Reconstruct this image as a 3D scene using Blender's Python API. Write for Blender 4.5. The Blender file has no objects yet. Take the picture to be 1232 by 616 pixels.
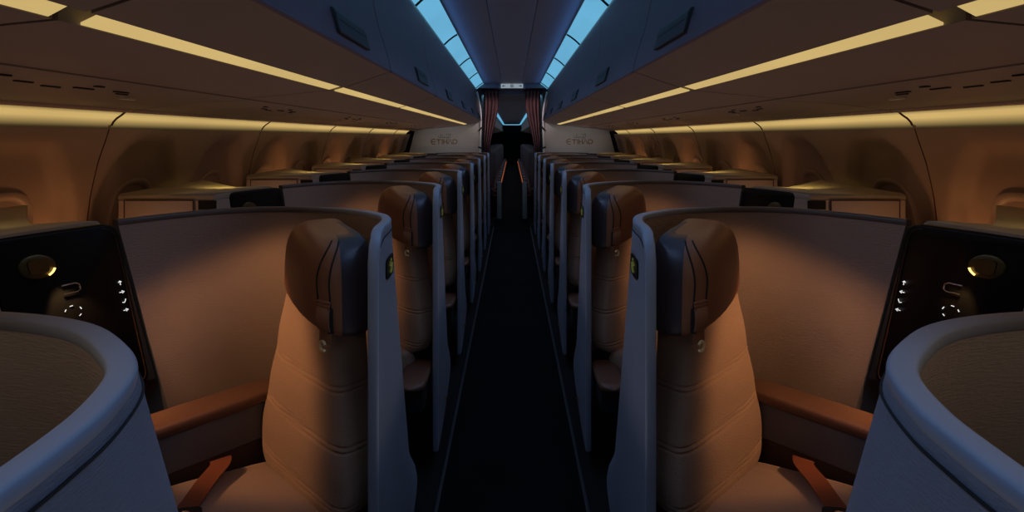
import bpy, bmesh, math, random
from mathutils import Vector, Matrix
random.seed(7)
S = bpy.context.scene
COL = S.collection
H = 1.48            # eye height: all heights below are given relative to the eye
PITCH = 1.11        # suite pitch
NS = 7              # suites per side
try:
    S.view_settings.view_transform = 'Standard'
    S.view_settings.look = 'None'
except Exception: pass

# ------------------------------------------------------------------ materials
def srgb(r, g, b):
    f = lambda c: (c/255/12.92) if c/255 <= .04045 else ((c/255+.055)/1.055)**2.4
    return (f(r), f(g), f(b), 1)
def mat(name, col, rough=.6, metal=0, bump=None, var=0, spec=.5, coat=0, sheen=0):
    m = bpy.data.materials.new(name); m.use_nodes = True
    nt = m.node_tree; N = nt.nodes; L = nt.links
    b = N['Principled BSDF']
    b.inputs['Base Color'].default_value = col
    b.inputs['Roughness'].default_value = rough
    b.inputs['Metallic'].default_value = metal
    b.inputs['Specular IOR Level'].default_value = spec
    if coat: b.inputs['Coat Weight'].default_value = coat; b.inputs['Coat Roughness'].default_value = .15
    if sheen: b.inputs['Sheen Weight'].default_value = sheen
    tc = N.new('ShaderNodeTexCoord')
    if var:
        n = N.new('ShaderNodeTexNoise'); n.inputs['Scale'].default_value = 3.5; n.inputs['Detail'].default_value = 6
        L.new(tc.outputs['Object'], n.inputs['Vector'])
        r = N.new('ShaderNodeValToRGB')
        r.color_ramp.elements[0].position = .3; r.color_ramp.elements[1].position = .7
        r.color_ramp.elements[0].color = tuple(c*(1-var) for c in col[:3])+(1,)
        r.color_ramp.elements[1].color = tuple(min(1, c*(1+var)) for c in col[:3])+(1,)
        L.new(n.outputs['Fac'], r.inputs['Fac']); L.new(r.outputs['Color'], b.inputs['Base Color'])
    if bump:
        kind, scale, strength = bump
        mp = N.new('ShaderNodeMapping'); L.new(tc.outputs['Object'], mp.inputs['Vector'])
        if kind == 'weave':                       # horizontally slubbed cloth
            mp.inputs['Scale'].default_value = (.18, .18, 1.0)
            t = N.new('ShaderNodeTexNoise'); t.inputs['Scale'].default_value = scale; t.inputs['Detail'].default_value = 5
            t.inputs['Roughness'].default_value = .7
            o = t.outputs['Fac']
        elif kind == 'knit':
            t = N.new('ShaderNodeTexVoronoi'); t.inputs['Scale'].default_value = scale
            o = t.outputs['Distance']
        else:
            t = N.new('ShaderNodeTexNoise'); t.inputs['Scale'].default_value = scale; t.inputs['Detail'].default_value = 8
            o = t.outputs['Fac']
        L.new(mp.outputs['Vector'], t.inputs['Vector'])
        bp = N.new('ShaderNodeBump'); bp.inputs['Strength'].default_value = strength; bp.inputs['Distance'].default_value = .004
        L.new(o, bp.inputs['Height']); L.new(bp.outputs['Normal'], b.inputs['Normal'])
    return m
def emit(name, col, strength=1.0, along=None):
    m = bpy.data.materials.new(name); m.use_nodes = True
    nt = m.node_tree; N = nt.nodes; L = nt.links
    b = N['Principled BSDF']; b.inputs['Base Color'].default_value = (0.02, .02, .02, 1)
    b.inputs['Emission Color'].default_value = col; b.inputs['Emission Strength'].default_value = strength
    if along:       # soft unevenness of the diffuser
        tc = N.new('ShaderNodeTexCoord'); n = N.new('ShaderNodeTexNoise'); n.inputs['Scale'].default_value = along
        L.new(tc.outputs['Object'], n.inputs['Vector'])
        r = N.new('ShaderNodeMapRange'); r.inputs['To Min'].default_value = strength*.8; r.inputs['To Max'].default_value = strength*1.15
        L.new(n.outputs['Fac'], r.inputs['Value']); L.new(r.outputs['Result'], b.inputs['Emission Strength'])
    return m
M = {}
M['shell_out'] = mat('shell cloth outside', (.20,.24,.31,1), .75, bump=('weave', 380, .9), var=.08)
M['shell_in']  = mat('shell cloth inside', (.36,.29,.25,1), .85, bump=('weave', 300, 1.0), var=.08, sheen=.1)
M['rim']       = mat('satin trim tinted by blue light', (.24,.29,.37,1), .42, var=.04)
M['rim_in']    = mat('satin brown grey trim', (.13,.12,.125,1), .5, var=.04)
M['leather']   = mat('tan brown leather', (.24,.105,.055,1), .42, bump=('noise', 260, .12), var=.12)
M['leather_arm'] = mat('chestnut arm leather', (.125,.066,.043,1), .45, bump=('noise', 260, .12), var=.12)
M['leather_shade']= mat('brown leather with painted shade', (.036,.031,.042,1), .4, bump=('noise', 260, .12), var=.1)
M['seatcloth'] = mat("beige seat cloth", (.33,.235,.175,1), .9, bump=('knit', 330, .35), var=.07, sheen=.15)
M['trim_dk']   = mat('dark brown leather trim', (.04,.022,.016,1), .6)
M['strap']     = mat('rust brown belt webbing', (.17,.05,.022,1), .7, bump=('weave', 1200, .3))
M['arm_body']  = mat('dark grey brown panel', (.10,.108,.12,1), .55, var=.1)
M['black']     = mat('black gloss panel', (.006,.006,.006,1), .32, spec=.15)
M['blackmat']  = mat('black matt', (.006,.006,.007,1), .8)
M['gold']      = mat('brushed gold', (.62,.42,.14,1), .3, metal=1)
M['olive']     = mat('olive gold lamp', (.09,.07,.025,1), .4, metal=.6)
M['clipgold'] = mat('pale gold clip', (.85,.72,.42,1), .3, metal=.25)
M['chrome']    = mat('chrome', (.7,.68,.66,1), .2, metal=1)
M['console']   = mat('pale warm console laminate', (.36,.29,.24,1), .45, var=.05)
M['console_top'] = mat('console top laminate', (.30,.25,.19,1), .4, var=.08)
M['seam']      = mat('dark red seam', (.05,.012,.01,1), .7)
M['bin']       = mat('overhead bin plastic', (.22,.175,.155,1), .5, var=.05)
M['binface']   = mat('bin door plastic', (.15,.10,.135,1), .5, var=.05)
M['latch']     = mat('dark latch plastic', (.035,.028,.027,1), .5)
M['ceiling']   = mat('ceiling panel plastic', (.18,.195,.26,1), .55, var=.04)
M['wall']      = mat('sidewall panel plastic', (.40,.30,.235,1), .6, var=.05)
M['winframe']  = mat('window surround plastic', (.42,.32,.26,1), .5)
M['blind']     = mat('closed window blind', (.42,.29,.24,1), .6)
M['carpet']    = mat('black blue carpet', (.006,.006,.007,1), .97, spec=.1, bump=('noise', 400, .6), var=.3)
M['floor']     = mat('dark floor under suites', (.010,.010,.011,1), .9, spec=.2)
M['track']     = mat('floor track metal', (.045,.05,.06,1), .5, metal=.4)
M['partition'] = mat('pale partition panel', (.42,.40,.38,1), .6, var=.04)
M['curtain']   = mat('mauve curtain cloth', (.27,.135,.14,1), .85, bump=('weave', 400, .3), var=.12)
M['jamb']      = mat('pale satin jamb', (.75,.75,.74,1), .35)
M['sign']      = emit('lit sign face', srgb(150,165,175), .8)
M['signbox']   = mat('sign housing', (.3,.33,.37,1), .5)
M['ink']       = mat('dark sign ink', (.01,.01,.012,1), .6)
M['yellow']    = emit('warm yellow diffuser', srgb(214,184,116), .88, along=1.4)
M['yellow_soft'] = emit('warm yellow wall wash diffuser', srgb(216,182,112), .9, along=1.1)
M['blue']      = emit('cool blue diffuser', srgb(104,178,216), .95, along=1.2)
M['orange']    = emit('orange arm edge with painted glow', srgb(190,95,50), .55)  # armrest edge is no lamp; its glow is put into the colour
M['glint']     = emit('white backlit icon', (1,1,1,1), .9)
M['bulb']      = emit('warm bulb slit', srgb(255,205,120), 2.2)
M['digits']    = emit('yellow green seat mark', srgb(150,160,60), .15)
M['eco']       = mat('dark seat cloth', (.09,.085,.10,1), .8)
M['gap']       = mat('black gap', (.002,.002,.002,1), .9)
M['letter']    = mat('bronze gold lettering', (.17,.095,.025,1), .45, metal=.3)
M['letter_gr'] = mat('grey lettering', (.13,.115,.10,1), .5)

def rim_light_fade(m, sd, c0, c1):      # blue ceiling light painted into the trim, fading from aisle end to back
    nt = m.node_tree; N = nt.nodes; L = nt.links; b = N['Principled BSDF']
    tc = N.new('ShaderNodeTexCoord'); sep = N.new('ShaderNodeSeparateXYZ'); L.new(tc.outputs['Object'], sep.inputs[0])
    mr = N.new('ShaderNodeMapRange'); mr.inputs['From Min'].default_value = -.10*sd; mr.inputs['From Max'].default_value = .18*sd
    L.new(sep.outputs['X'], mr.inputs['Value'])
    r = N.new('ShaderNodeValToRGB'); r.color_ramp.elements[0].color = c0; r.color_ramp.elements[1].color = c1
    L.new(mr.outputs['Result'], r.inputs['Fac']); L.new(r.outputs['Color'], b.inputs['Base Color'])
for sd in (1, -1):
    M['rim%d' % sd] = mat('satin trim tinted by blue light', (.24,.29,.37,1), .42)
    rim_light_fade(M['rim%d' % sd], sd, (.085,.077,.076,1), (.24,.29,.37,1))

# soft vertical falloff of the wall-wash diffuser
def soften(m, z0, z1):
    nt = m.node_tree; N = nt.nodes; L = nt.links; b = N['Principled BSDF']
    geo = N.new('ShaderNodeNewGeometry'); sep = N.new('ShaderNodeSeparateXYZ'); L.new(geo.outputs['Position'], sep.inputs[0])
    mr = N.new('ShaderNodeMapRange'); mr.inputs['From Min'].default_value = z0; mr.inputs['From Max'].default_value = z1
    L.new(sep.outputs['Z'], mr.inputs['Value'])
    r = N.new('ShaderNodeValToRGB'); e = r.color_ramp.elements
    e[0].position = 0; e[0].color = (.06,.06,.06,1); e[1].position = 1; e[1].color = (.55,.55,.55,1)
    a = e.new(.35); a.color = (.55,.55,.55,1); c = e.new(.62); c.color = (1,1,1,1); d = e.new(.85); d.color = (1,1,1,1)
    L.new(mr.outputs['Result'], r.inputs['Fac'])
    src = b.inputs['Emission Strength'].links[0].from_socket
    mu = N.new('ShaderNodeMath'); mu.operation = 'MULTIPLY'
    L.new(src, mu.inputs[0]); L.new(r.outputs['Color'], mu.inputs[1]); L.new(mu.outputs[0], b.inputs['Emission Strength'])
soften(M['yellow_soft'], H+.040, H+.100)

# ------------------------------------------------------------------ mesh helpers
def catmull(pts, n):
    P = [Vector(p) for p in pts]; P = [2*P[0]-P[1]]+P+[2*P[-1]-P[-2]]; out = []
    for i in range(1, len(P)-2):
        for k in range(n):
            t = k/n; a, b, c, d = P[i-1:i+3]
            out.append(.5*((2*b)+(c-a)*t+(2*a-5*b+4*c-d)*t*t+(3*b-a-3*c+d)*t**3))
    out.append(P[-2]); return out
class G:
    """collects verts (left-hand-side coordinates, z relative to the eye) and faces"""
    def __init__(s): s.v = []; s.f = []; s.m = []
    def add(s, vs, fs, mi=0):
        o = len(s.v); s.v += [tuple(v) for v in vs]; s.f += [tuple(i+o for i in f) for f in fs]; s.m += [mi]*len(fs); return s
    def box(s, x0, x1, y0, y1, z0, z1, mi=0):
        vs = [(x,y,z) for z in (z0,z1) for y in (y0,y1) for x in (x0,x1)]
        return s.add(vs, [(0,2,3,1),(4,5,7,6),(0,1,5,4),(2,6,7,3),(0,4,6,2),(1,3,7,5)], mi)
    def loft(s, rings, cap=True, closed=True, mi=0):
        n = len(rings[0]); vs = [p for r in rings for p in r]; fs = []
        for j in range(len(rings)-1):
            for i in range(n if closed else n-1):
                a = j*n+i; b = j*n+(i+1)%n; fs.append((a, b, b+n, a+n))
        if cap and closed:
            fs.append(tuple(range(n))[::-1]); fs.append(tuple((len(rings)-1)*n+i for i in range(n)))
        return s.add(vs, fs, mi)
    def prism(s, poly, z0, z1, mi=0):
        return s.loft([[(x,y,z0) for x,y in poly], [(x,y,z1) for x,y in poly]], mi=mi)
    def tube(s, path, r, n=8, flat=None, mi=0):
        path = [Vector(p) for p in path]; rings = []; up = Vector((0,0,1)); prev = None
        for i, p in enumerate(path):
            t = (path[min(i+1, len(path)-1)]-path[max(i-1, 0)]).normalized()
            a = t.cross(up) if prev is None else prev-t*prev.dot(t)
            if a.length < 1e-3: a = t.cross(Vector((1,0,0)))
            a.normalize(); prev = a; b = t.cross(a)
            rr = r if not callable(r) else r(i/(len(path)-1))
            ra, rb = (rr, rr) if flat is None else (rr, rr*flat)
            rings.append([p+a*ra*math.cos(2*math.pi*k/n)+b*rb*math.sin(2*math.pi*k/n) for k in range(n)])
        return s.loft(rings, mi=mi)
def build(name, g, m, parent=None, side=1, smooth=True, bevel=0, base=None, angle=40):
    """side 1 = left of the aisle, -1 = mirrored to the right; base = world point of the parent Empty"""
    me = bpy.data.meshes.new(name)
    base = base if base is not None else (tuple(parent.matrix_basis.translation) if parent is not None else (0,0,0))
    if parent is not None and parent.get('_base'): base = tuple(parent['_base'])
    vs = [(side*x-base[0], y-base[1], z+H-base[2]) for x,y,z in g.v]
    me.from_pydata(vs, [], g.f)
    ms = m if isinstance(m, list) else [m]
    for k in ms: me.materials.append(k)
    for p, mi in zip(me.polygons, g.m): p.material_index = mi
    bm = bmesh.new(); bm.from_mesh(me)
    if bevel:
        bmesh.ops.recalc_face_normals(bm, faces=bm.faces)
        es = [e for e in bm.edges if len(e.link_faces) == 2 and e.calc_face_angle(0) > math.radians(35)]
        bmesh.ops.bevel(bm, geom=es, offset=bevel, segments=3, affect='EDGES', profile=.5, clamp_overlap=True)
    bmesh.ops.recalc_face_normals(bm, faces=bm.faces)
    if smooth:
        for f in bm.faces: f.smooth = True
        for e in bm.edges:
            if len(e.link_faces) != 2 or e.calc_face_angle(0) > math.radians(angle): e.smooth = False
    bm.to_mesh(me); bm.free()
    o = bpy.data.objects.new(name, me); COL.objects.link(o)
    if parent is not None:
        o.parent = parent
    return o
def thing(name, loc, label, cat, group=None, side=1):
    o = bpy.data.objects.new(name, None); COL.objects.link(o)
    o.empty_display_size = .1
    w = (side*loc[0], loc[1], loc[2]+H); o.location = w
    return tag(o, label, cat, group)
def tag(o, label=None, cat=None, group=None, kind=None):
    if label: o['label'] = label
    if cat: o['category'] = cat
    if group: o['group'] = group
    if kind: o['kind'] = kind
    return o
def sub(name, g, m, parent, root, side, **k):
    return build(name, g, m, parent, side, base=tuple(root.location), **k)
def dup(root, dy, label):
    r = root.copy(); COL.objects.link(r); r.location.y += dy; r['label'] = label
    for ch in list(root.children):
        c = ch.copy(); COL.objects.link(c); c.parent = r
        for g in list(ch.children):
            d = g.copy(); COL.objects.link(d); d.parent = c
    return r
SD = {1: 'left', -1: 'right'}
ORD = ['nearest', 'second', 'third', 'fourth', 'fifth', 'sixth', 'farthest']

# ------------------------------------------------------------------ suite shell
ZT = -.234
PATH = [(-.332,1.365),(-.333,1.44),(-.337,1.52),(-.348,1.59),(-.380,1.67),(-.44,1.737),(-.52,1.798),(-.62,1.836),(-.74,1.853),
        (-.86,1.843),(-.95,1.797),(-1.02,1.725),(-1.08,1.64),(-1.125,1.56)]
SP = catmull([(x,y,0) for x,y in PATH], 5)
NP = len(SP)
def nrm(i):
    t = (SP[min(i+1,NP-1)]-SP[max(i-1,0)]).normalized()
    return Vector((-t.y, t.x, 0)) if False else Vector((t.y, -t.x, 0))   # points to the outside of the suite
def sm(a, b, x):
    t = max(0, min(1, (x-a)/(b-a))); return t*t*(3-2*t)
def lean(z):
    d = max(0, ZT-z); return .36*d + .10*sm(.85, 1.05, d)
def shell_pt(i, z, off=0):
    off *= .75 if i < 3 else 1
    p = SP[i]; w = sm(1.345, 1.64, p.y) if p.x > -.5 else 1.0
    if p.x < -.9: w = 1.0
    n = nrm(i)
    return Vector((p.x+n.x*off, p.y+n.y*off+lean(z)*w, z))
def top_z(i):
    y = SP[i].y
    if SP[i].x < -.40 or y > 1.455: return ZT
    t = (1.455-y)/.09; return ZT - .070*(1-math.sqrt(max(0, 1-t*t)))
def bot_z(i):
    p = SP[i]
    if p.x > -.36: return -1.41 + .13*sm(1.38, 1.60, p.y)
    return -1.28
def make_shell(side):
    sname = SD[side]
    r = thing('suite_shell', (-.6, 1.6, -H), '', 'seat shell', f'curved suite shells along the {sname} side of the aisle', side)
    NZ = 22; T = .026
    g = G()
    for off, mi in ((0, 0), (-T, 1)):
        vs = []; 
        for j in range(NZ+1):
            for i in range(NP):
                zt = top_z(i)-.012; zb = bot_z(i); z = zt+(zb-zt)*j/NZ
                vs.append(shell_pt(i, z, off))
        fs = [(j*NP+i, j*NP+i+1, (j+1)*NP+i+1, (j+1)*NP+i) for j in range(NZ) for i in range(NP-1)]
        g.add(vs, fs, mi)
    N1 = NP*(NZ+1)
    for i in range(NP-1):        # top and bottom edges
        g.f.append((i, i+1, N1+i+1, N1+i)); g.m.append(0)
        b = NZ*NP+i; g.f.append((b, b+1, N1+b+1, N1+b)); g.m.append(0)
    for j in range(NZ):
        for i in (0, NP-1):
            a = j*NP+i; g.f.append((a, a+NP, N1+a+NP, N1+a)); g.m.append(0)
    sub('wall', g, [M['shell_out'], M['shell_in']], r, r, side, angle=60)
    # rim: up the front edge, round the corner, along the top
    cen = []
    for k in range(14): 
        z = -1.40+(1.40-.325)*k/14; cen.append((shell_pt(0, z, -T/2), Vector((1,0,0))))
    for i in range(0, NP):
        cen.append((shell_pt(i, top_z(i)-.006, -T/2), nrm(i)))
    rings = []
    for k, (p, n) in enumerate(cen):
        t = (cen[min(k+1, len(cen)-1)][0]-cen[max(k-1, 0)][0]).normalized()
        n = (n-t*n.dot(t)).normalized(); b = t.cross(n)
        hw = .0140 if k > 14 else .0128; hh = .009
        ring = []
        for q in range(16):
            a = 2*math.pi*q/16; c, s_ = math.cos(a), math.sin(a)
            ring.append(p+n*hw*math.copysign(abs(c)**.45, c)+b*hh*math.copysign(abs(s_)**.45, s_))
        rings.append(ring)
    g = G().loft(rings); nb = len(cen)
    sub('rim', g, M['rim%d' % side], r, r, side, angle=70)
    g = G().tube([shell_pt(i, top_z(i)-.026, .001) for i in range(2, NP)], .0016, 6)
    sub('rim_seam', g, M['blackmat'], r, r, side)
    # seat mark plate on the aisle side
    def sidep(y, z, out):                          # a point on the aisle face
        best = min(range(NP), key=lambda i: abs(shell_pt(i, z).y-y) if SP[i].x > -.45 else 9)
        p = shell_pt(best, z); return (p.x+.0005+out, y, z)
    g = G(); poly = []
    for a in range(24):
        t = 2*math.pi*a/24; c, s_ = math.cos(t), math.sin(t)
        poly.append((1.515+.055*math.copysign(abs(c)**.4, c), -.352+.028*math.copysign(abs(s_)**.4, s_)))
    g.loft([[sidep(y, z, -.004) for y,z in poly], [sidep(y, z, .003) for y,z in poly]])
    pl = sub('number_plate', g, M['black'], r, r, side, angle=30)
    g = G()
    for (yc, zc, ry, rz) in ((1.523,-.336,.007,.005), (1.505,-.340,.004,.003)):
        g.loft([[(sidep(yc, zc, .0035)[0]+e, yc+ry*math.cos(a*math.pi/6), zc+rz*math.sin(a*math.pi/6)) for a in range(12)] for e in (0,.001)])
    st = [(1.500,-.346),(1.515,-.350),(1.530,-.346),(1.526,-.360),(1.512,-.368)]
    g.tube([sidep(y, z, .004) for y,z in st], .0032, 6)
    sub('seat_mark', g, M['digits'], pl, r, side)
    g = G(); x0, y0, z0 = sidep(1.67, -1.31, 0)
    g.loft([[(x0+e, y0+rr*math.cos(a*math.pi/6), z0+rr*math.sin(a*math.pi/6)) for a in range(12)] for e, rr in ((-.01,.012),(.004,.012),(.008,.007))])
    sub('latch_knob', g, M['gold'], r, r, side)
    return r

# ------------------------------------------------------------------ seat (yawed towards the window)
TH = math.radians(42)
O = Vector((-.58, 1.53, 0)); R_ = Vector((math.cos(TH), -math.sin(TH), 0)); F_ = Vector((-math.sin(TH), -math.cos(TH), 0))
def uv(u, v, z): 
    p = O+R_*u+F_*v; return (p.x, p.y, z)
def sgnpow(c, e): return math.copysign(abs(c)**e, c)
def make_seat(side):
    r = thing('passenger_chair', (-.62, 1.45, -H), '', 'seat', f'angled suite seats on the {SD[side]} side', side)
    # backrest ---------------------------------------------------
    hw = lambda z: .150+.095*sm(-.42, -.95, z)
    prof = lambda z: .075*(-z-.70)                     # slight recline
    rings = []
    zs = [-.985+.0025*k for k in range(int(.575/.0025)+1)]
    seams = (-.640, -.653, -.780, -.793, -.925, -.938)
    NQ = 56
    for z in zs:
        t = (z+.70)/.292; rr = (1-abs(min(1, abs(t)))**7)**(1/3) if abs(t) < 1 else .03
        rr = max(.05, rr)
        gdip = sum(.0045*math.exp(-((z-q)/.0028)**2) for q in seams)
        puff = .006*math.cos((z+.70)*2*math.pi/.14)
        ring = []
        for k in range(NQ):
            a = 2*math.pi*k/NQ; c, s_ = sgnpow(math.cos(a), .42), sgnpow(math.sin(a), .42)
            gdip = sum(.0062*math.exp(-((z+.015*c-.008*c*c-q)/.0026)**2) for q in seams)
            d = 1.0 if s_ > .2 else 0
            u = -.012+(hw(z)-gdip*.5)*c*(.4+.6*rr)
            v = -.055+prof(z)+(.062+puff*.3*d-gdip*d)*s_*(.3+.7*rr)
            ring.append(uv(u, v, z))
        rings.append(ring)
    sub('backrest', G().loft(rings), M['seatcloth'], r, r, side, angle=70)
    # headrest ---------------------------------------------------
    zc, hz = -.366, .116
    TH2 = math.radians(53); C2 = Vector((-.526, 1.552, 0))
    R2 = Vector((math.cos(TH2), -math.sin(TH2), 0)); F2 = Vector((-math.sin(TH2), -math.cos(TH2), 0))
    def hr(phi, t, out=0):
        q_ = 9 if t < 0 else 2.8
        rr = (1-abs(t)**q_)**(1/q_) if abs(t) < 1 else 0
        c, s_ = sgnpow(math.cos(phi), .60), sgnpow(math.sin(phi), .66)
        k_ = .62 if t < 0 else .40
        a = (.200-(.075*((t+1)/2)**2 if c < 0 else .012*(t+1)/2))*(k_+(1-k_)*rr)+out
        b = .088*(.35+.65*rr)+out
        p = C2+R2*(a*c)+F2*(b*s_-.018*abs(c)**2)
        return (p.x, p.y, zc+hz*t+(.056*((1-c)/2)**.6-.026*(c+1)/2)*(1-t)/2+(.007*(1-c*c)-.012*c)*max(0,t))
    NT = 26; NQ = 72
    def hring(t, lo=0, hi=2*math.pi, n=NQ, closed=True, out=0):
        return [hr(lo+(hi-lo)*k/(n if closed else n-1), t, out) for k in range(n)]
    ts = [math.sin(math.pi/2*(-1+2*j/NT)) for j in range(NT+1)]
    g = G(); g.loft([hring(max(-.999, min(.999, t))) for t in ts])
    for fi in range(NT*NQ):
        dg = (fi % NQ)*360/NQ
        if dg < 13 or dg > 262: g.m[fi] = 1
    # aisle end of the pad: same brown leather, shade and blue sheen painted in
    hd = sub('headrest', g, [M['leather'], M['leather_shade']], r, r, side, angle=80)
    cent = O
    g = G()
    PA, PB = math.radians(47), math.radians(29)          # two piped seams beside the strap
    for ph in (PA, PB):
        g.tube([hr(ph+(.10*(1-abs(t)) if t < 0 else .10-.50*t*t)*(1 if ph==PA else .8), t, .001) for t in [(-.93+1.86*k/24) for k in range(25)]], .0022, 6)
    sub('piping', g, M['blackmat'], hd, r, side)
    # strap hanging down the face, with a gold clip
    g = G(); W = 8
    rows = []
    for k in range(14):
        t = -.30-.72*k/13
        rows.append([hr(PB+.06+(PA-PB-.02)*q/W, max(t, -.93), .004+.012*math.sin(math.pi*min(1, k/13))) for q in range(W+1)])
    ex = [Vector(p) for p in rows[-1]]
    for k in range(1, 4): rows.append([tuple(p+Vector((0,0,-.010*k))) for p in ex])
    back = [[tuple(Vector(p)-F_*.003) for p in row] for row in rows]
    rings = [row+b[::-1] for row, b in zip(rows, back)]
    g.loft(rings)
    st = sub('strap', g, M['leather'], hd, r, side)
    g = G()
    cc = sum((Vector(p) for p in rows[-1]), Vector())/(W+1)+Vector((0,0,-.006))
    pts = [cc+R_*.013*math.cos(a)+Vector((0,0,1))*.012*math.sin(a)+F_*.006 for a in [math.pi*(.15+1.6*k/14) for k in range(15)]]
    g.tube(pts, .0036, 8)
    sub('clip', g, M['clipgold'], hd, r, side)
    g = G()
    kr = [hr(PB+.01, max(-.93, -.42-.56*k/8), .006) for k in range(9)]
    kl = [hr(PB+.085, max(-.93, -.42-.56*k/8), .012) for k in range(9)]
    g.loft([[a_, b_, tuple(Vector(b_)-F_*.004), tuple(Vector(a_)-F_*.004)] for a_, b_ in zip(kr, kl)])
    sub('strap_slot', g, M['blackmat'], hd, r, side)
    # keeper band across the strap
    g = G()
    for t0 in (-.32, -.40):
        g.tube([hr(PB+.04+(PA-PB+.02)*q/8, t0, .009) for q in range(9)], .0022, 6)
    sub('strap_keeper', g, M['strap'], hd, r, side)
    # cushion ----------------------------------------------------
    g = G(); rings = []
    for j in range(27):
        s_ = j/26; v = -.03+.50*s_
        e = (1-abs(2*s_-1)**8)**(1/3) if 0 < s_ < 1 else 0
        ztop = -.966+.045*sm(0, .7, s_)*1.0 - .012*(1-e)
        ring = []
        for k in range(44):
            a = 2*math.pi*k/44; c, q = sgnpow(math.cos(a), .35), sgnpow(math.sin(a), .35)
            zz = ztop-.06+.06*q*(.5+.5*e)
            if q > 0: zz += .006*math.cos(c*math.pi/2)
            if abs(abs(c)-.72) < .03 and q > 0: zz -= .004
            ring.append(uv(-.030+.202*c*(.9+.1*e), v, zz))
        rings.append(ring)
    g.loft(rings)
    sub('seat_cushion', g, M['seatcloth'], r, r, side, angle=70)
    # pedestal
    g = G(); 
    g.loft([[uv(u*k, v*k+.20*(1-k), z) for u, v in ((-.22,-.02),(.22,-.02),(.20,.44),(-.22,.44))] for k, z in ((1,-1.07),(1,-1.15),(.8,-1.30),(.8,-H))])
    sub('seat_base', g, M['blackmat'], r, r, side, bevel=.01)
    # window-side armrest
    g = G()
    for (v0, v1) in ((-.06, .40),):
        rings = []
        for j in range(15):
            v = v0+(v1-v0)*j/14; e = 1-.25*abs(2*j/14-1)**6
            ring = []
            for k in range(28):
                a = 2*math.pi*k/28
                ring.append(uv(-.283+.056*sgnpow(math.cos(a), .45)*e, v, -.790+.020*sgnpow(math.sin(a), .5)*e))
            rings.append(ring)
        g.loft(rings)
    sub('armrest', g, M['leather_arm'], r, r, side, angle=60)
    g = G()
    q = [uv(-.330,-.05,0), uv(-.240,-.05,0), uv(-.240,.39,0), uv(-.330,.39,0)]
    g.prism([(p[0],p[1]) for p in q], -.915, -.808)
    sub('armrest_body', g, M['arm_body'], r, r, side, bevel=.004)
    g = G()
    q = [uv(-.325,-.05,0), uv(-.248,-.05,0), uv(-.248,.39,0), uv(-.325,.39,0)]
    g.prism([(p[0],p[1]) for p in q], -1.20, -.914)
    sub('armrest_foot', g, M['trim_dk'], r, r, side)
    # low leather pad on the aisle side
    g = G(); rings = []
    for j in range(15):
        s_ = j/14; y = 1.17+.30*s_; e = (1-abs(2*s_-1)**4)**.25 if 0<s_<1 else .2
        rings.append([(-.420+.058*e*sgnpow(math.cos(2*math.pi*k/24), .5), y, -1.043+.019*e*sgnpow(math.sin(2*math.pi*k/24), .6)) for k in range(24)])
    g.loft(rings)
    sub('side_pad', g, M['leather_arm'], r, r, side, angle=60)
    g = G().box(-.455,-.375, 1.22,1.44, -1.16,-1.07)
    sub('side_pad_bracket', g, M['blackmat'], r, r, side, bevel=.006)
    return r
def make_belt(side):
    r = thing('seat_belt', (-.80, 1.45, -.93), '', 'seat belt', f'seat belts lying on the {SD[side]} side seats', side)
    pts = [uv(-.215,.135,-.915), uv(-.19,.14,-.905), uv(-.165,.155,-.907), uv(-.12,.20,-.905), uv(-.06,.25,-.902), uv(0,.30,-.899), uv(.06,.34,-.897)]
    P = catmull(pts, 6); g = G(); rings = []
    for i, p in enumerate(P):
        t = (P[min(i+1,len(P)-1)]-P[max(i-1,0)]).normalized(); n = t.cross(Vector((0,0,1))).normalized()
        w = .026; rings.append([p+n*w, p+n*w+Vector((0,0,.003)), p-n*w+Vector((0,0,.003)), p-n*w])
    sub('webbing', G().loft(rings), M['strap'], r, r, side)
    a = Vector(uv(.005,.285,-.889)); b = Vector(uv(.075,.340,-.887))
    t = (b-a).normalized(); n = t.cross(Vector((0,0,1))).normalized(); g = G()
    g.loft([[p+n*.03*sgnpow(math.cos(2*math.pi*k/20), .5)+Vector((0,0,.012*sgnpow(math.sin(2*math.pi*k/20), .5))) for k in range(20)] for p in (a, a+t*.006, b)])
    bk = sub('buckle', g, M['blackmat'], r, r, side, bevel=0)
    g = G(); c = a+t*.03+Vector((0,0,.013)); g.loft([[c+t*.012*math.cos(2*math.pi*k/16)*s_+n*.016*math.sin(2*math.pi*k/16)*s_+Vector((0,0,e)) for k in range(16)] for s_, e in ((1,0),(.8,.003))])
    sub('buckle_button', g, M['chrome'], bk, r, side)
    return r

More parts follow.
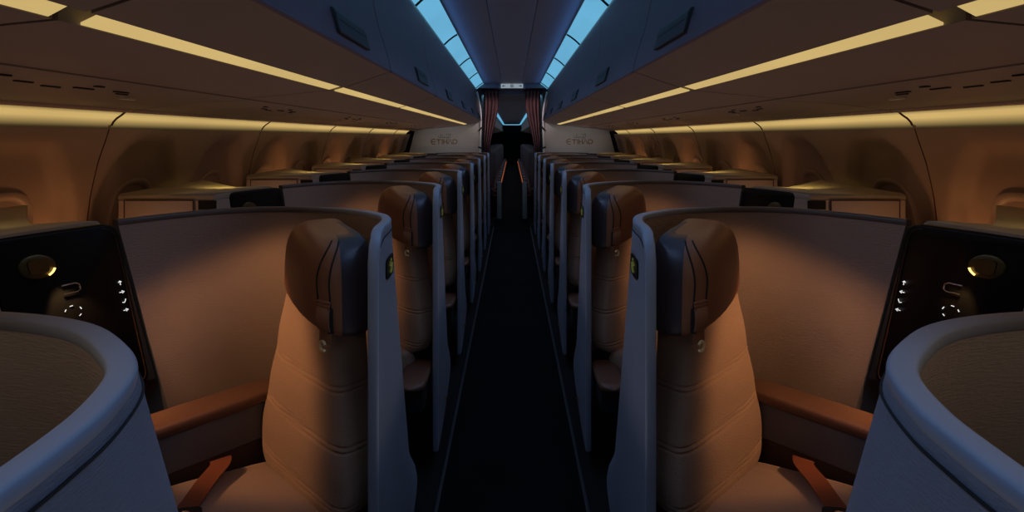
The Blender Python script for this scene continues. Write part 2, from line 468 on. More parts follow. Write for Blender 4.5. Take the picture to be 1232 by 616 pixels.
# ------------------------------------------------------------------ console by the window
PR = Vector((-1.112, 1.545)); PF = Vector((-1.222, 1.268))    # black panel: rear and front ends at the top
def pan(a, z, out=0):           # a=0 rear end .. 1 front end
    p = PR+(PF-PR)*a; d = (PF-PR).normalized(); n = Vector((-d.y, d.x))   # towards the seat
    if n.x < 0: n = -n
    return (p.x+n.x*out, p.y+n.y*out+.30*(ZT-z), z)
def pan_poly(c, ra, rz, n=24, out=0, e=1):
    L_ = (PF-PR).length
    return [pan(c[0]+ra/L_*sgnpow(math.cos(2*math.pi*k/n), e), c[1]+rz*sgnpow(math.sin(2*math.pi*k/n), e), out) for k in range(n)]
def make_console(side):
    r = thing('window_console', (-1.45, 1.5, -H), '', 'console', f'window consoles beside the {SD[side]} seats', side)
    top = [(-1.635,1.19),(-1.235,1.19),(-1.222,1.25),(-1.15,1.55),(-1.20,1.545),(-1.285,1.485),(-1.42,1.625),(-1.56,1.785),(-1.685,1.93),(-1.70,1.90),(-1.68,1.60)]
    g = G().loft([[(x,y+(.30*(-.026-dz) if x > -1.27 else 0),ZT+dz) for x,y in top] for dz in (-.80,-.026)])
    sub('carcass', g, M['console'], r, r, side, bevel=.006)
    cx = sum(p[0] for p in top)/len(top); cy = sum(p[1] for p in top)/len(top)
    g = G(); rings = []
    for z, k in ((ZT-.026,1.0),(ZT-.012,.998),(ZT-.004,.985),(ZT,.955)):
        rings.append([(cx+(x-cx)*k, cy+(y-cy)*k, z) for x,y in top])
    g.loft(rings)
    sub('console_top', g, M['console_top'], r, r, side, angle=50)
    # cabinet door and dark niche on the front
    def fr(x0,x1,z0,z1,d,t=.003):
        return G().box(x0,x1,1.19-d-t,1.19-d,z0,z1)
    d = sub('door', fr(-1.605,-1.320,-.62,-.262,.001,.004), M['console'], r, r, side, bevel=.002)
    g = G()
    for a, b in (((-1.605,-.262),(-1.320,-.262)),((-1.605,-.262),(-1.605,-.62)),((-1.320,-.262),(-1.320,-.62))):
        g.tube([(a[0],1.184,a[1]),(b[0],1.184,b[1])], .0022, 6)
    sub('door_seam', g, M['seam'], d, r, side)
    sub('niche', fr(-1.300,-1.225,-.300,-.263,.001,.002), M['gap'], r, r, side, bevel=0)
    # black gloss panel
    L_ = (PF-PR).length; zc = (ZT-.75)/2+.0; 
    def rr_poly(out, shrink=0):
        P = []; z1, z0 = -.240-shrink, -.745+shrink; a0, a1 = 0+shrink/L_, 1-shrink/L_
        for (ca, cz, s0) in ((a1-.03/L_, z1-.03, 90),(a1-.03/L_, z0+.03, 0),(a0+.03/L_, z0+.03, -90),(a0+.03/L_, z1-.03, -180)):
            for k in range(7):
                t = math.radians(s0-15*k); P.append(pan(ca+.03/L_*math.cos(t), cz+.03*math.sin(t), out))
        return P
    g = G().loft([rr_poly(-.035), rr_poly(.006), rr_poly(.010, .004)])
    bp = sub('control_panel', g, M['black'], r, r, side, angle=50)
    g = G().tube([Vector(p) for p in rr_poly(.0105, .010)[12:28]], .0012, 6)
    sub('panel_edge', g, M['trim_dk'], bp, r, side)
    # round reading lamp: a plate on a disc with a lit slit
    LC = (.70, -.322)
    g = G().loft([pan_poly(LC, .040, .032, 32, .008), pan_poly(LC, .040, .032, 32, .016), pan_poly(LC, .036, .028, 32, .019)])
    lp = sub('reading_lamp', g, M['olive'], bp, r, side, angle=50)
    g = G().loft([pan_poly((LC[0],LC[1]+.002), .022, .020, 24, .017, .5), pan_poly((LC[0],LC[1]+.002), .021, .019, 24, .023, .5)])
    sub('lamp_plate', g, M['olive'], lp, r, side)
    g = G().tube([pan(LC[0]-.035/L_*math.cos(math.radians(a)), LC[1]+.028*math.sin(math.radians(a)), .021) for a in range(-60, -14, 6)], .0026, 6)
    sub('lamp_slit', g, M['bulb'], lp, r, side)
    # chrome coat hook
    HC = (.50, -.395); g = G()
    g.tube([pan(HC[0]+.020/L_*x, HC[1]+.012*z, .016) for x,z in ((1,1),(-.6,1.05),(-1,.6),(-1,-.6),(-.6,-1.05),(1,-1))], .0022, 8)
    sub('coat_hook', g, M['chrome'], bp, r, side)
    # small backlit icons
    for (a, z, sh) in ((.085,-.413,0),(.085,-.441,1),(.085,-.469,2),(.085,-.497,1)):
        if sh == 0: pts = [(0,-.006),(0,.005),(-.004,.002),(0,.006),(.004,.002)]
        elif sh == 1: pts = [(-.007,0),(.001,0),(0,.004),(.006,0),(0,-.004)]
        else: pts = [(-.005,-.003),(0,-.005),(.004,.001),(.005,.005)]
        sub('lit_icon', G().tube([pan(a-x/L_, z+y, .0115) for x,y in pts], .0011, 5), M['glint'], bp, r, side)
    for k in (20, 75, 150, 215):
        a = math.radians(k); q = [pan(.52+.020/L_*math.cos(a+e), -.462+.018*math.sin(a+e), .0115) for e in (0,.12,.24,.36)]
        sub('lit_icon', G().tube(q, .0011, 5), M['glint'], bp, r, side)
    return r

def label_shell(side, k):
    s = SD[side]
    if k == -1: return f'blue grey rounded suite shell at the lower {s} corner, closest of all to the camera'
    return f'blue grey curved suite shell, {ORD[k]} one behind the corner shell, {s} of the aisle'
for side in (1, -1):
    s = SD[side]
    sh = make_shell(side); sh['label'] = label_shell(side, 0)
    c = dup(sh, -PITCH, label_shell(side, -1))
    st = make_seat(side); be = make_belt(side); co = make_console(side)
    def l_seat(k): return (f'beige cloth seat with brown leather headrest, full back in view, nearest on the {s}' if k == 0 else
                           f'beige and brown leather suite seat, {ORD[k]} from the camera on the {s} side')
    def l_con(k): return (f'console with black gloss reading lamp panel, nearest the camera on the {s}' if k == 0 else
                          f'window console with dark panel and pale cabinet, {ORD[k]} from the camera on the {s}')
    def l_belt(k): return f'rust brown seat belt on the cushion of the {ORD[k]} {s} side seat'
    st['label'] = l_seat(0); be['label'] = l_belt(0); co['label'] = l_con(0)
    for k in range(1, NS):
        dup(sh, PITCH*k, label_shell(side, k)); dup(st, PITCH*k, l_seat(k)); dup(co, PITCH*k, l_con(k))

# ------------------------------------------------------------------ cabin
Y0, YP, YE = -2.0, 9.05, 32.0
SEAM = [.91+1.377*k for k in range(-2, 7)]     # -1.844 .. 9.17
SEAM = [-1.844, -.467, .91, 2.287, 3.664, 5.041, 6.418, 7.795, YP-.02]
def strip(name, prof, y0, y1, m, side, parent=None, thick=.0, kind=None, ends=False, root=None):
    g = G(); n = len(prof)
    vs = [(x,y0,z) for x,z in prof]+[(x,y1,z) for x,z in prof]
    g.add(vs, [(i, i+1, n+i+1, n+i) for i in range(n-1)])
    if parent is None: o = build(name, g, m, None, side)
    else: o = sub(name, g, m, parent, root or parent, side)
    if kind: o['kind'] = kind
    return o
# ceiling: centre panel, two side panels
g = G()
g.box(-.161,.161, Y0,YP-.03, .870,.90); 
g.box(-.458,-.165, Y0,YP-.03, .872,.90); g.box(.165,.458, Y0,YP-.03, .872,.90)
tag(build('ceiling', g, M['ceiling'], bevel=.002), kind='structure')
g = G().box(-.61,.61, Y0,YP-.02, .905,.93); tag(build('ceiling', g, M['gap']), kind='structure')
# floor
g = G().box(-2.0,2.0, Y0,YE, -H-.05,-H); tag(build('floor', g, M['floor']), kind='structure')
g = G().box(-.290,.290, Y0,YE, -H,-H+.006); o = tag(build('aisle_carpet', g, M['carpet']), 'black runner carpet down the middle of the aisle', 'carpet')
for side in (1,-1):
    g = G().box(-.308,-.292, Y0,YP, -H,-H+.010); tag(build('floor_track', g, M['track'], None, side, bevel=.002), f'thin grey metal floor track along the {SD[side]} edge of the aisle', 'floor track')

FACE = [(-.580,.775),(-.588,.72),(-.585,.64),(-.572,.55),(-.552,.46),(-.530,.39),(-.512,.33),(-.503,.295),(-.500,.275)]
UNDER = [(-.500,.275),(-.506,.266),(-.520,.264),(-.60,.236),(-.695,.2045)]
UNDER2 = [(-.750,.193),(-.90,.178),(-1.10,.160)]
PSU = [(-1.10,.156),(-1.14,.150),(-1.30,.141),(-1.42,.128),(-1.55,.112)]
for side in (1, -1):
    s = SD[side]
    for k in range(1, len(SEAM)-1):
        y0, y1 = SEAM[k]+.006, SEAM[k+1]-.006
        o_ = k-1
        nm = ['partly cropped first', 'first full', 'second full', 'third full', 'fourth full', 'fifth full', 'sixth and farthest'][min(o_, 6)]
        b = thing('overhead_bin', (-.8, (y0+y1)/2, .2), f'overhead bin with yellow light strip, {nm} one along the {s} side', 'overhead bin', f'overhead bins on the {s}', side)
        # body: closed box section
        sec = FACE+UNDER[1:]+[(-.697,.235),(-.748,.225)]+UNDER2+[(-1.10,.40),(-1.0,.78),(-.60,.85)]
        g = G().loft([[(x,y,z) for x,z in sec] for y in (y0, y1)])
        for fi, f in enumerate(g.f):
            if fi < len(FACE)-1: g.m[fi] = 1
            if fi in (len(FACE)-1+4, len(FACE)-1+5): g.m[fi] = 2
        sub('bin_body', g, [M['bin'], M['binface'], M['blackmat']], b, b, side, angle=35)
        ye = min(y1-.035, 8.66)
        g = G().add([(-.697,y0+.020,.2052),(-.748,y0+.045,.1945),(-.748,ye+.025,.1945),(-.697,ye,.2052),(-.697,y0+.020,.209),(-.748,y0+.045,.199),(-.748,ye+.025,.199),(-.697,ye,.209)], [(0,1,2,3),(7,6,5,4),(0,4,5,1),(1,5,6,2),(2,6,7,3),(3,7,4,0)])
        sub('light_strip', g, M['yellow'], b, b, side)
        g = G().tube([(-.503,y0+.004,.272),(-.503,y1-.004,.272)], .006, 8)
        sub('lip', g, M['binface'], b, b, side)
        # latch recess: a shallow cup with a bevelled surround
        yc = 1.77+1.377*(k-2)
        if y0 < yc-.15 and yc+.15 < y1:
            g = G()
            pts = [(-.527,.380),(-.518,.362),(-.513,.34),(-.508,.32),(-.503,.305)]
            rings = []
            for (ox, hy) in ((-.010,.175),(.006,.170),(.010,.160)):
                pass
            g.loft([[(x+.010,y,z-.002) for x,z in pts]+[(x-.03,y,z) for x,z in pts[::-1]] for y in (yc-.17, yc-.16, yc+.16, yc+.17)])
            la = sub('latch', g, M['latch'], b, b, side, bevel=.004)
            g = G().tube([(-.507,yc-.15,.345),(-.507,yc+.15,.345)], .003, 6)
            sub('latch_seam', g, M['blackmat'], la, b, side)
    for k in range(1, len(SEAM)-1):
        y0, y1 = SEAM[k]+.004, SEAM[k+1]-.004
        p = thing('service_panel', (-1.3, (y0+y1)/2, .13), f'passenger service panel under the bins, number {k} counted from the camera, {s} side', 'service panel', f'service panels on the {s}', side)
        p['label'] = f'long service panel between bin and wall light, {(["cropped nearest"]+ORD)[k-1]} along the {s} side'
        g = G().loft([[(x,y,z) for x,z in PSU]+[(-1.58,y,.115),(-1.58,y,.17),(-1.10,y,.19)] for y in (y0, y1)])
        sub('panel', g, M['bin'], p, p, side, angle=35)
        g = G(); yc = (y0+y1)/2
        for (dx, dy, w, l) in ((-1.19,-.30,.012,.03),(-1.19,.0,.012,.03),(-1.25,-.18,.010,.05),(-1.25,.02,.010,.07),(-1.24,.16,.010,.06),(-1.28,-.06,.008,.06),(-1.28,.22,.008,.05)):
            zz = .1475 if dx > -1.22 else (.1442 if dx > -1.26 else .1425)
            g.box(dx-w/2,dx+w/2, yc+dy-l/2, yc+dy+l/2, zz-.004, zz+.004)
        sub('vent_slots', g, M['blackmat'], p, p, side)
        g = G().box(-1.34,-1.33, yc+.28, yc+.36, .130, .140); sub('indicator', g, M['chrome'], p, p, side)
        g = G().tube([(-1.572,y0,.113),(-1.572,y1,.113)], .013, 12); sub('rail', g, M['winframe'], p, p, side)
        # wall wash light
        ye = min(y1-.008, 8.66)
        w = [(-1.600,.0985),(-1.618,.090),(-1.635,.078),(-1.648,.064),(-1.656,.048),(-1.660,.036)]
        g = G().loft([[(x,y,z) for x,z in w]+[(-1.70,y,.036),(-1.64,y,.11)] for y in (y0+.004, ye)])
        tag(build('wall_light', g, M['yellow_soft'], None, side, angle=50), f'soft yellow strip light on the {s} side wall, {(["cropped nearest"]+ORD)[k-1]} length', 'light', f'wall strip lights on the {s}')
    # blue ceiling lights
    yb = [.52+1.377*k for k in range(-1, 7)]+[YP-.03]
    yb = [y for y in yb if y < YP-.02]+[YP-.03]
    for k in range(len(yb)-1):
        y0, y1 = yb[k]+.008, yb[k+1]-.008
        if y1-y0 < .1: continue
        c = [(-.462,.866),(-.495,.846),(-.535,.815),(-.572,.780)]
        g = G().loft([[(x,y,z) for x,z in c]+[(-.585,y,.80),(-.50,y,.87),(-.462,y,.88)] for y in (y0, y1)])
        o = build('ceiling_light', g, M['blue'], None, side, angle=50)
        vis = k-2
        o['category'] = 'light'; o['group'] = f'blue ceiling lights on the {s}'
        o['label'] = f'blue ceiling light panel left of the centre seam' if False else f'blue ceiling light panel {["behind the camera","over the camera","over the camera","cut by the top of the frame","second in view","third in view","fourth in view","last, nearest the doorway"][min(k,7)]}, {s} row'
        if k:
            g = G().tube([(x+.002, y0-.008, z-.003) for x, z in c], .009, 8)
            sd_ = build(f'trim_{10+k+(20 if side==-1 else 0)}', g, M['blackmat'], None, side); sd_['kind'] = 'structure'
    g = G().tube([(-.4575,Y0,.868),(-.4575,YP-.03,.868)], .003, 6)
    tag(build('trim_1' if side == 1 else 'trim_2', g, M['binface'], None, side), kind='structure')

    # side wall with arched scoops around the windows -------------------------------
    WC = [1.94+.685*k for k in range(-5, 11)]
    def base_x(z):
        tab = [(.06,-1.655),(.0,-1.672),(-.1,-1.708),(-.25,-1.745),(-.45,-1.775),(-.7,-1.785),(-1.1,-1.76),(-1.48,-1.70)]
        for (za,xa),(zb,xb) in zip(tab, tab[1:]):
            if z >= zb: return xa+(xb-xa)*(za-z)/(za-zb)
        return tab[-1][1]
    def wall_x(y, z):
        d = 0
        for c in WC:
            if abs(y-c) < .40:
                top = -.010-.30*max(0, abs(y-c+.02)-.10)**1.6/.08
                a = sm(-.345, -.19, y-c)*(1-sm(.248, .268, y-c))
                b = 1-sm(top-.05, top+.01, z); e = sm(-.95, -.75, z)
                d = max(d, a*b*e)
        return base_x(z)-.055*d
    ys = []; y = Y0
    while y < YP+.001: ys.append(y); y += .0228
    zs = [.05-.0255*j for j in range(0, 61)]
    g = G(); nz = len(zs)
    vs = [(wall_x(y, z), y, z) for y in ys for z in zs]
    fs = [(i*nz+j, (i+1)*nz+j, (i+1)*nz+j+1, i*nz+j+1) for i in range(len(ys)-1) for j in range(nz-1)]
    g.add(vs, fs)
    o = build('wall_'+s, g, M['wall'], None, side, angle=75); o['kind'] = 'structure'
    g = G()
    for y in SEAM[2:-1]:
        g.tube([(-1.598,y+.004,.104),(-1.612,y+.004,.092),(-1.634,y+.004,.077),(-1.647,y+.004,.063),(-1.655,y+.004,.048)], .004, 6); g.tube([(wall_x(y, z)+.0005, y+.02*sm(-.1,-.6,z), z) for z in [.035-.05*j for j in range(22)]], .0022, 6)
    tag(build('trim_3' if side == 1 else 'trim_4', g, M['seam'], None, side), kind='structure')
    # windows
    for wi, c in enumerate([c for c in WC if 1.0 < c < YP-.35]):
        zc = -.40; a, b = .155, .205
        def ring(sa, sb, dx, n=40):
            out = []
            for k in range(n):
                t = 2*math.pi*k/n; yy = c+sa*sgnpow(math.cos(t), .75); zz = zc+sb*sgnpow(math.sin(t), .75)
                out.append((base_x(zz)-.055+dx, yy, zz))
            return out
        root = build(f'window_{wi+1+(20 if side==-1 else 0)}', G().loft([ring(a,b,-.02), ring(a,b,.012), ring(a-.012,b-.012,.018), ring(a-.03,b-.03,.004), ring(a-.034,b-.034,-.012)], cap=False), M['winframe'], None, side, angle=60)
        root['kind'] = 'structure'
        g = G().loft([ring(a-.03,b-.03,-.014), ring(a-.03,b-.03,-.010)])
        bl = build('window_blind', g, M['blind'], root, side, base=(0,0,0), angle=30)

# ------------------------------------------------------------------ partition, doorway, sign, curtains
PB_ = YP
def stroke(g, pts, w, y, depth=.004):
    pts = [Vector((x,z,0)) for x,z in pts]
    L_, R2 = [], []
    for i, p in enumerate(pts):
        t = (pts[min(i+1,len(pts)-1)]-pts[max(i-1,0)]).normalized(); n = Vector((-t.y,t.x,0))
        L_.append(p+n*w/2); R2.append(p-n*w/2)
    poly = L_+R2[::-1]
    n = len(L_)
    vs = [(p.x,y,p.y) for p in L_]+[(p.x,y,p.y) for p in R2]+[(p.x,y+depth,p.y) for p in L_]+[(p.x,y+depth,p.y) for p in R2]
    fs = []
    for i in range(n-1):
        fs += [(i,i+1,n+i+1,n+i),(2*n+i,3*n+i,3*n+i+1,2*n+i+1),(i,2*n+i,2*n+i+1,i+1),(n+i,n+i+1,3*n+i+1,3*n+i)]
    fs += [(0,n,3*n,2*n),(n-1,3*n-1,4*n-1,2*n-1)]
    g.add(vs, fs)
def arc(cx, cz, rx, rz, a0, a1, n=12):
    return [(cx+rx*math.cos(math.radians(a0+(a1-a0)*k/n)), cz+rz*math.sin(math.radians(a0+(a1-a0)*k/n))) for k in range(n+1)]
for side in (1, -1):
    s = SD[side]
    g = G()
    pr = [(-.535,-H),(-.535,.34),(-.555,.46),(-.60,.62),(-.615,.79),(-.62,.90),(-1.0,.88),(-1.2,.5),(-1.55,.20),(-1.575,.15),(-1.672,-.23),(-1.70,-.6),(-1.68,-H)]
    vs = [(x,y,z) for y in (YP, YP+.05) for x,z in pr]; n = len(pr)
    g.add(vs, [tuple(range(n)), tuple(range(n,2*n))[::-1]]+[(i,(i+1)%n,n+(i+1)%n,n+i) for i in range(n)])
    o = build('wall_back_'+s, g, M['partition'], None, side, angle=30); o['kind'] = 'structure'
    g = G().add([(-1.50,YP+.06,.22),(-2.0,YP+.06,.22),(-2.0,YP+.06,-H),(-1.5,YP+.06,-H)], [(0,1,2,3)])
    tag(build('wall_gap_'+s, g, M['gap'], None, side), kind='structure')
    # jamb: pale upright that bends outwards at the top, with hinges
    j = thing('door_jamb', (-.52, YP, -H), f'pale upright post on the {s} edge of the doorway with dark hinges', 'door post', None, side)
    path = [(-.515,YP-.01,-H+.01),(-.515,YP-.01,-.5),(-.513,YP-.01,0),(-.508,YP-.01,.28),(-.512,YP-.01,.42),(-.53,YP-.01,.54),(-.555,YP-.01,.66),(-.575,YP-.01,.74)]
    sub('post', G().tube(catmull(path, 5), .026, 10, flat=.7), M['jamb'], j, j, side)
    g = G().tube([(-.480,YP-.02,-.5),(-.480,YP-.02,.15)], .010, 8)
    g.tube([(-.545,YP-.035,.10),(-.47,YP-.035,.18)], .014, 6); g.tube([(-.55,YP-.035,-.16),(-.46,YP-.035,-.19)], .014, 6)
    sub('hinge', g, M['blackmat'], j, j, side)
    # curtain, gathered
    cu = thing('curtain', (-.38, YP+.14, .7), f'gathered mauve curtain on the {s} side of the doorway', 'curtain', None, side)
    g = G(); rows = []
    NU = 90
    for jz in range(40):
        z = .77-2.2*jz/39
        inner = -.215-.15*sm(.62, -.25, z)+.02*sm(-.3,-1.2,z); outer = -.475
        rows.append([(outer+(inner-outer)*u/NU, YP+.15+.042*math.sin(u/NU*2*math.pi*4.5+.5*math.sin(z*2))+.012*math.sin(u*.9), z) for u in range(NU+1)])
    vs = [p for r_ in rows for p in r_]; g.add(vs, [(a*(NU+1)+i, a*(NU+1)+i+1, (a+1)*(NU+1)+i+1, (a+1)*(NU+1)+i) for a in range(39) for i in range(NU)])
    sub('cloth', g, M['curtain'], cu, cu, side, angle=80)
    g = G().tube([(-.50,YP+.15,.775),(-.19,YP+.15,.775)], .012, 8); sub('curtain_rail', g, M['blackmat'], cu, cu, side)
    # lettering, reads left to right on both sides
    cx = -1.105*side
    tl = thing('wall_lettering', (-1.105, YP, -.07), f'gold ETIHAD lettering on the {s} partition panel', 'lettering', None, side)
    base = tuple(tl.location)
    ws = .072; h = .082; zb = -.115; w = .015; y = YP-.006
    def X(i): return cx-.215+i
    gE = G(); 
    stroke(gE, arc(X(.045), zb+h/2, .043, h/2, 62, 298, 18), w, y); stroke(gE, [(X(.01), zb+h/2),(X(.075), zb+h/2)], w*.8, y)
    gT = G(); stroke(gT, [(X(.085),zb+h-w/2),(X(.165),zb+h-w/2)], w, y); stroke(gT, [(X(.125),zb),(X(.125),zb+h)], w, y)
    gI = G(); stroke(gI, [(X(.183),zb),(X(.183),zb+h)], w, y)
    gH = G(); stroke(gH, [(X(.208),zb),(X(.208),zb+h)], w, y); stroke(gH, [(X(.258),zb),(X(.258),zb+h)], w, y); stroke(gH, [(X(.208),zb+h/2),(X(.258),zb+h/2)], w*.8, y)
    gA = G(); stroke(gA, [(X(.272),zb),(X(.308),zb+h),(X(.344),zb)], w, y)
    gD = G(); stroke(gD, [(X(.358),zb+w/2)]+arc(X(.382), zb+h/2, .042, h/2-w/2, -90, 90, 14)+[(X(.358),zb+h-w/2),(X(.358),zb+w/2)], w, y)
    for nm, gg in (('letter_e',gE),('letter_t',gT),('letter_i',gI),('letter_h',gH),('letter_a',gA),('letter_d',gD)):
        build('letter', gg, M['letter'], tl, 1, base=base, smooth=False)
    # arabic word above
    gR = G(); z0 = zb+h+.022
    f = lambda pts: [(cx+px*.105, z0+pz*.06) for px, pz in pts]
    stroke(gR, f([(-1,.55),(-.85,.15),(-.5,0),(-.1,.1),(.05,.35)]), .009, y)
    stroke(gR, f([(.05,.35),(.1,.0),(.4,.0),(.55,.25),(.6,.6)]), .009, y)
    stroke(gR, f([(.55,.0),(.8,.05),(.88,.4),(.85,1.0)]), .009, y)
    stroke(gR, f([(.25,.95),(.6,.9),(1.0,1.05)]), .008, y)
    stroke(gR, f([(.62,-.1),(.68,-.45)]), .009, y); stroke(gR, f([(-.35,.55),(-.2,.5)]), .010, y)
    stroke(gR, f([(-.55,1.0),(-.52,.2)]), .009, y)
    build('arabic_word', gR, M['letter_gr'], tl, 1, base=base, smooth=False)
# header over the doorway
g = G().box(-.60,.60, YP-.02,YP+.08, .800,.90); tag(build('door_1', g, M['ceiling'], bevel=.006), kind='structure')
sg = thing('overhead_sign', (0, YP-.05, .83), 'small lit white sign with dark icons over the aisle doorway', 'sign')
build('housing', G().box(-.215,.215, YP-.065,YP-.015, .785,.875), M['signbox'], sg, 1, bevel=.01)
build('sign_face', G().box(-.180,.180, YP-.070,YP-.062, .795,.865), M['sign'], sg, 1, bevel=.003)
g = G(); y = YP-.074
for sx in (-1, 1):
    stroke(g, [(sx*.150,.83),(sx*.110,.83)], .010, y); stroke(g, [(sx*.140,.845),(sx*.155,.83),(sx*.140,.815)], .008, y)
stroke(g, arc(0,.83,.024,.022,0,360,20), .008, y); stroke(g, [(-.012,.83),(.012,.83)], .012, y)
build('sign_icons', g, M['ink'], sg, 1, smooth=False)

# ------------------------------------------------------------------ cabin beyond the doorway
g = G().box(-1.9,1.9, YP+.3,YE, .725,.84); tag(build('ceiling', g, M['ceiling']), kind='structure')
g = G().box(-1.9,1.9, YE,YE+.05, -H,.84); tag(build('wall_far', g, M['gap']), kind='structure')
for side in (1,-1):
    s = SD[side]
    g = G().box(-1.95,-1.90, YP+.1,YE, -H,.84); tag(build('wall_rear_'+s, g, M['blackmat'], None, side), kind='structure')
    sec = [(-.52,.715),(-.53,.55),(-.48,.30),(-.75,.22),(-1.1,.18),(-1.5,.15),(-1.895,.15),(-1.895,.715)]
    b = thing('rear_bin_row', (-.8, 14, .2), f'dark row of bins beyond the doorway on the {s}', 'overhead bin', None, side)
    sub('bin_body', G().loft([[(x,y,z) for x,z in sec] for y in (YP+.4, YE-.1)]), M['bin'], b, b, side, angle=30)
    g = G().add([(-.70,10,.228),(-.76,10,.213),(-.76,17.0,.213),(-.70,17.0,.228)], [(0,1,2,3)]); sub('light_strip', g, M['letter'], b, b, side)
    g = G().box(-.50,-.43, YP+.5, YE-.5, .695,.730)
    tag(build('ceiling_light', g, M['blue'], None, side), f'blue ceiling light line seen through the doorway, {s} side', 'light')
    e0 = None
    for k in range(14):
        yy = 10.6+.86*k
        lab = f'dark cabin seat beyond the doorway, {s} of the aisle, row {k+1}'
        if k == 0:
            e = thing('cabin_seat', (-.75, yy, -H), '', 'seat', f'seats in the next cabin, {s} side', side)
            def rb(cx,cy,cz,ax,ay,az,p=.4):
                gg = G(); rings = []
                for t in [-1,-.96,-.85,0,.85,.96,1]:
                    sc = (1-abs(t)**6)**(1/6) if abs(t)<1 else .6
                    rings.append([(cx+ax*sc*sgnpow(math.cos(2*math.pi*q/20),p), cy+ay*sc*sgnpow(math.sin(2*math.pi*q/20),p), cz+az*t) for q in range(20)])
                return gg.loft(rings)
            sub('backrest', rb(-.56, yy+.12, -.66, .235,.06,.38), M['eco'], e, e, side)
            sub('seat_cushion', rb(-.56, yy-.16, -1.03, .235,.24,.07), M['eco'], e, e, side)
            sub('armrest', G().box(-.30,-.235, yy-.32,yy+.12, -.90,-.86), M['eco'], e, e, side, bevel=.01)
            sub('arm_edge', G().box(-.236,-.222, yy-.34,yy+.40, -.99,-.955), M['orange'], e, e, side)
            sub('seat_base', G().box(-.78,-.30, yy-.30,yy+.05, -H,-1.10), M['blackmat'], e, e, side)
            e['label'] = f'dark cabin seat just beyond the doorway, {s} of the aisle'; e0 = e
        else: dup(e0, .86*k, f'dark cabin seat beyond the doorway, number {k} behind its first row, {s} of the aisle')
    g = G().box(-.27,-.19, 10.0,10.06, -H,-.80)
    tag(build('bulkhead_post', g, M['jamb'], None, side, bevel=.01), f'pale post at the front of the {s} seats beyond the doorway', 'post')
tag(build('ceiling_light', G().box(-.43,.43, YE-.55,YE-.48, .68,.724), M['blue']), 'thin blue light line crossing the far end of the aisle ceiling', 'light')

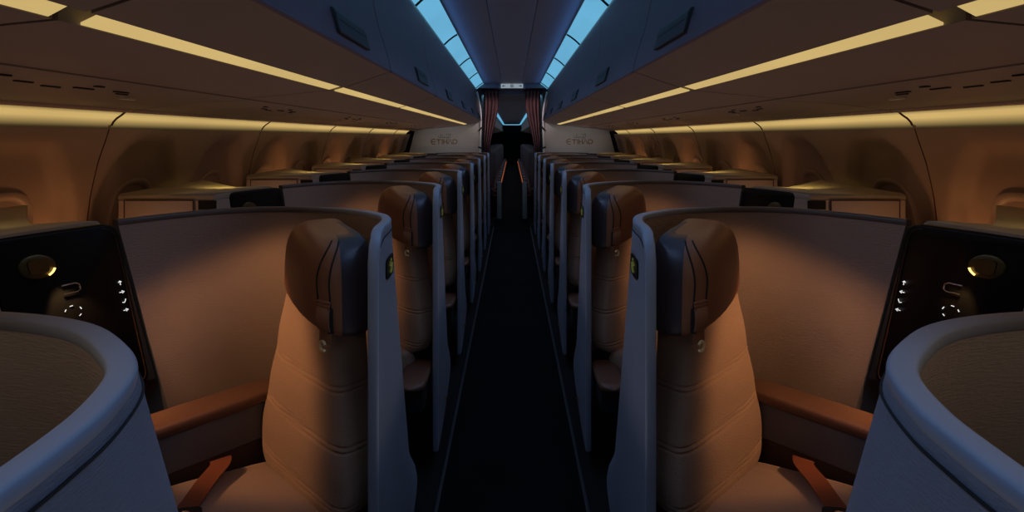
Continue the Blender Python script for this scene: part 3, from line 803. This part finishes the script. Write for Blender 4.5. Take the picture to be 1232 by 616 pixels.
# ------------------------------------------------------------------ lights
def area(name, loc, rot, sx, sy, col, e, spread=180, parent=None):
    l = bpy.data.lights.new(name, 'AREA'); l.shape = 'RECTANGLE'; l.size = sx; l.size_y = sy; l.color = col; l.energy = e
    l.spread = math.radians(spread)
    o = bpy.data.objects.new(name, l); COL.objects.link(o); o.location = (loc[0], loc[1], loc[2]+H); o.rotation_euler = rot
    return o
def spot(name, loc, to, ang, blend, col, e, r=.03):
    l = bpy.data.lights.new(name, 'SPOT'); l.spot_size = math.radians(ang); l.spot_blend = blend; l.color = col; l.energy = e; l.shadow_soft_size = r
    o = bpy.data.objects.new(name, l); COL.objects.link(o)
    a = Vector((loc[0],loc[1],loc[2]+H)); b = Vector((to[0],to[1],to[2]+H)); o.location = a
    o.rotation_euler = (b-a).to_track_quat('-Z','Y').to_euler(); return o
for sx in (-1, 1):
    area('cove_lamp', (sx*.41, 3.6, .81), (0, math.radians(sx*30), 0), .10, 10.6, (.36,.54,1.0), 6.5, 84)
    area('ceiling_wash', (sx*.455, 3.6, .81), (0, math.radians(sx*95), 0), .03, 10.6, (.13,.37,1.0), 2.4, 175)
    area('bin_lamp', (sx*.72, 4.0, .19), (0, 0, 0), .05, 10, (1.0,.58,.30), 1.6, 160)
    area('wall_lamp', (sx*1.60, 4.0, .05), (0, math.radians(sx*25), 0), .05, 10, (1.0,.55,.28), .7, 170)
    area('bounce_fill', (sx*1.0, 4.2, -.15), (math.pi, 0, 0), .9, 10, (1.0,.62,.47), 2.7, 170)  # unseen upward fill added to warm the bin undersides
    for k in range(NS):
        y = PITCH*k
        spot('seat_spot', (sx*1.07, 1.29+y, -.37), (sx*.73, 1.80+y, -.74), 78, .45, (1.0,.46,.20), (9.5, 6, 3.2, 2.5, 2, 2, 2)[k], .04)
        spot('panel_lamp', (sx*1.140, 1.385+y, -.340), (sx*1.14, 1.47+y, -.52), 54, .5, (1.0,.55,.22), 3.2, .006)
        spot('top_lamp', (sx*1.24, 1.36+y, -.10), (sx*1.37, 1.50+y, -.234), 60, 1.0, (1.0,.74,.20), 4.5 if k else .5, .02)
        if k: spot('front_fill', (sx*1.45, .93+y, -.50), (sx*1.45, 1.19+y, -.36), 100, .8, (1.0,.50,.28), 1.1, .03)  # fill added behind the shell ahead to warm the console front
    spot('seat_spot', (sx*.62, .10, .02), (sx*.62, .72, -.55), 90, .8, (1.0,.80,.64), 2.0, .06)  # no lamp here: fill added to lift the inside of the corner shell
    for k in range(13):
        c = 1.94+.685*(k-1)
        if c < 8.6 and k != 2: spot('window_glow', (sx*1.63, c+.24, -.60), (sx*1.80, c+.04, -.20), 120, .9, (1.0,.42,.15), 1.9, .03)
    spot('partition_lamp', (sx*1.02, 7.95, .10), (sx*1.0, YP, -.10), 80, .9, (.95,.97,1.0), 6.2, .1)
    spot('curtain_fill', (sx*.05, 8.2, .55), (sx*.36, YP+.1, .30), 44, .6, (1.0,.8,.8), 14, .05)  # no fixture: spot added to brighten the curtain folds
    area('rear_fill', (sx*.3, 20, .66), (0,0,0), .3, 18, (.8,.85,1.0), 9, 160)  # unseen fill added over the seats of the next cabin
area('rear_up_fill', (0, 20, -1.3), (math.pi,0,0), .5, 18, (.85,.85,1.0), 6, 160)  # upward fill added for the next cabin's ceiling
area('aisle_fill', (0, 4.2, -.9), (math.pi, 0, 0), .4, 10, (1.0,.86,.84), 3.6, 150)  # unseen up-light added to lift the lower bin faces and ceiling
w = bpy.data.worlds.new('cabin'); S.world = w; w.use_nodes = True
w.node_tree.nodes['Background'].inputs[0].default_value = (.5,.6,1,1); w.node_tree.nodes['Background'].inputs[1].default_value = .004

# ------------------------------------------------------------------ camera
cam = bpy.data.cameras.new('camera'); co_ = bpy.data.objects.new('camera', cam); COL.objects.link(co_)
cam.sensor_width = 36; cam.sensor_fit = 'HORIZONTAL'; cam.lens = 667/1232*36; cam.shift_y = -143/1232; cam.clip_start = .02
co_.location = (0,0,H); co_.rotation_euler = (math.pi/2,0,0); S.camera = co_
for o in list(bpy.data.objects):
    if '_base' in o: del o['_base']
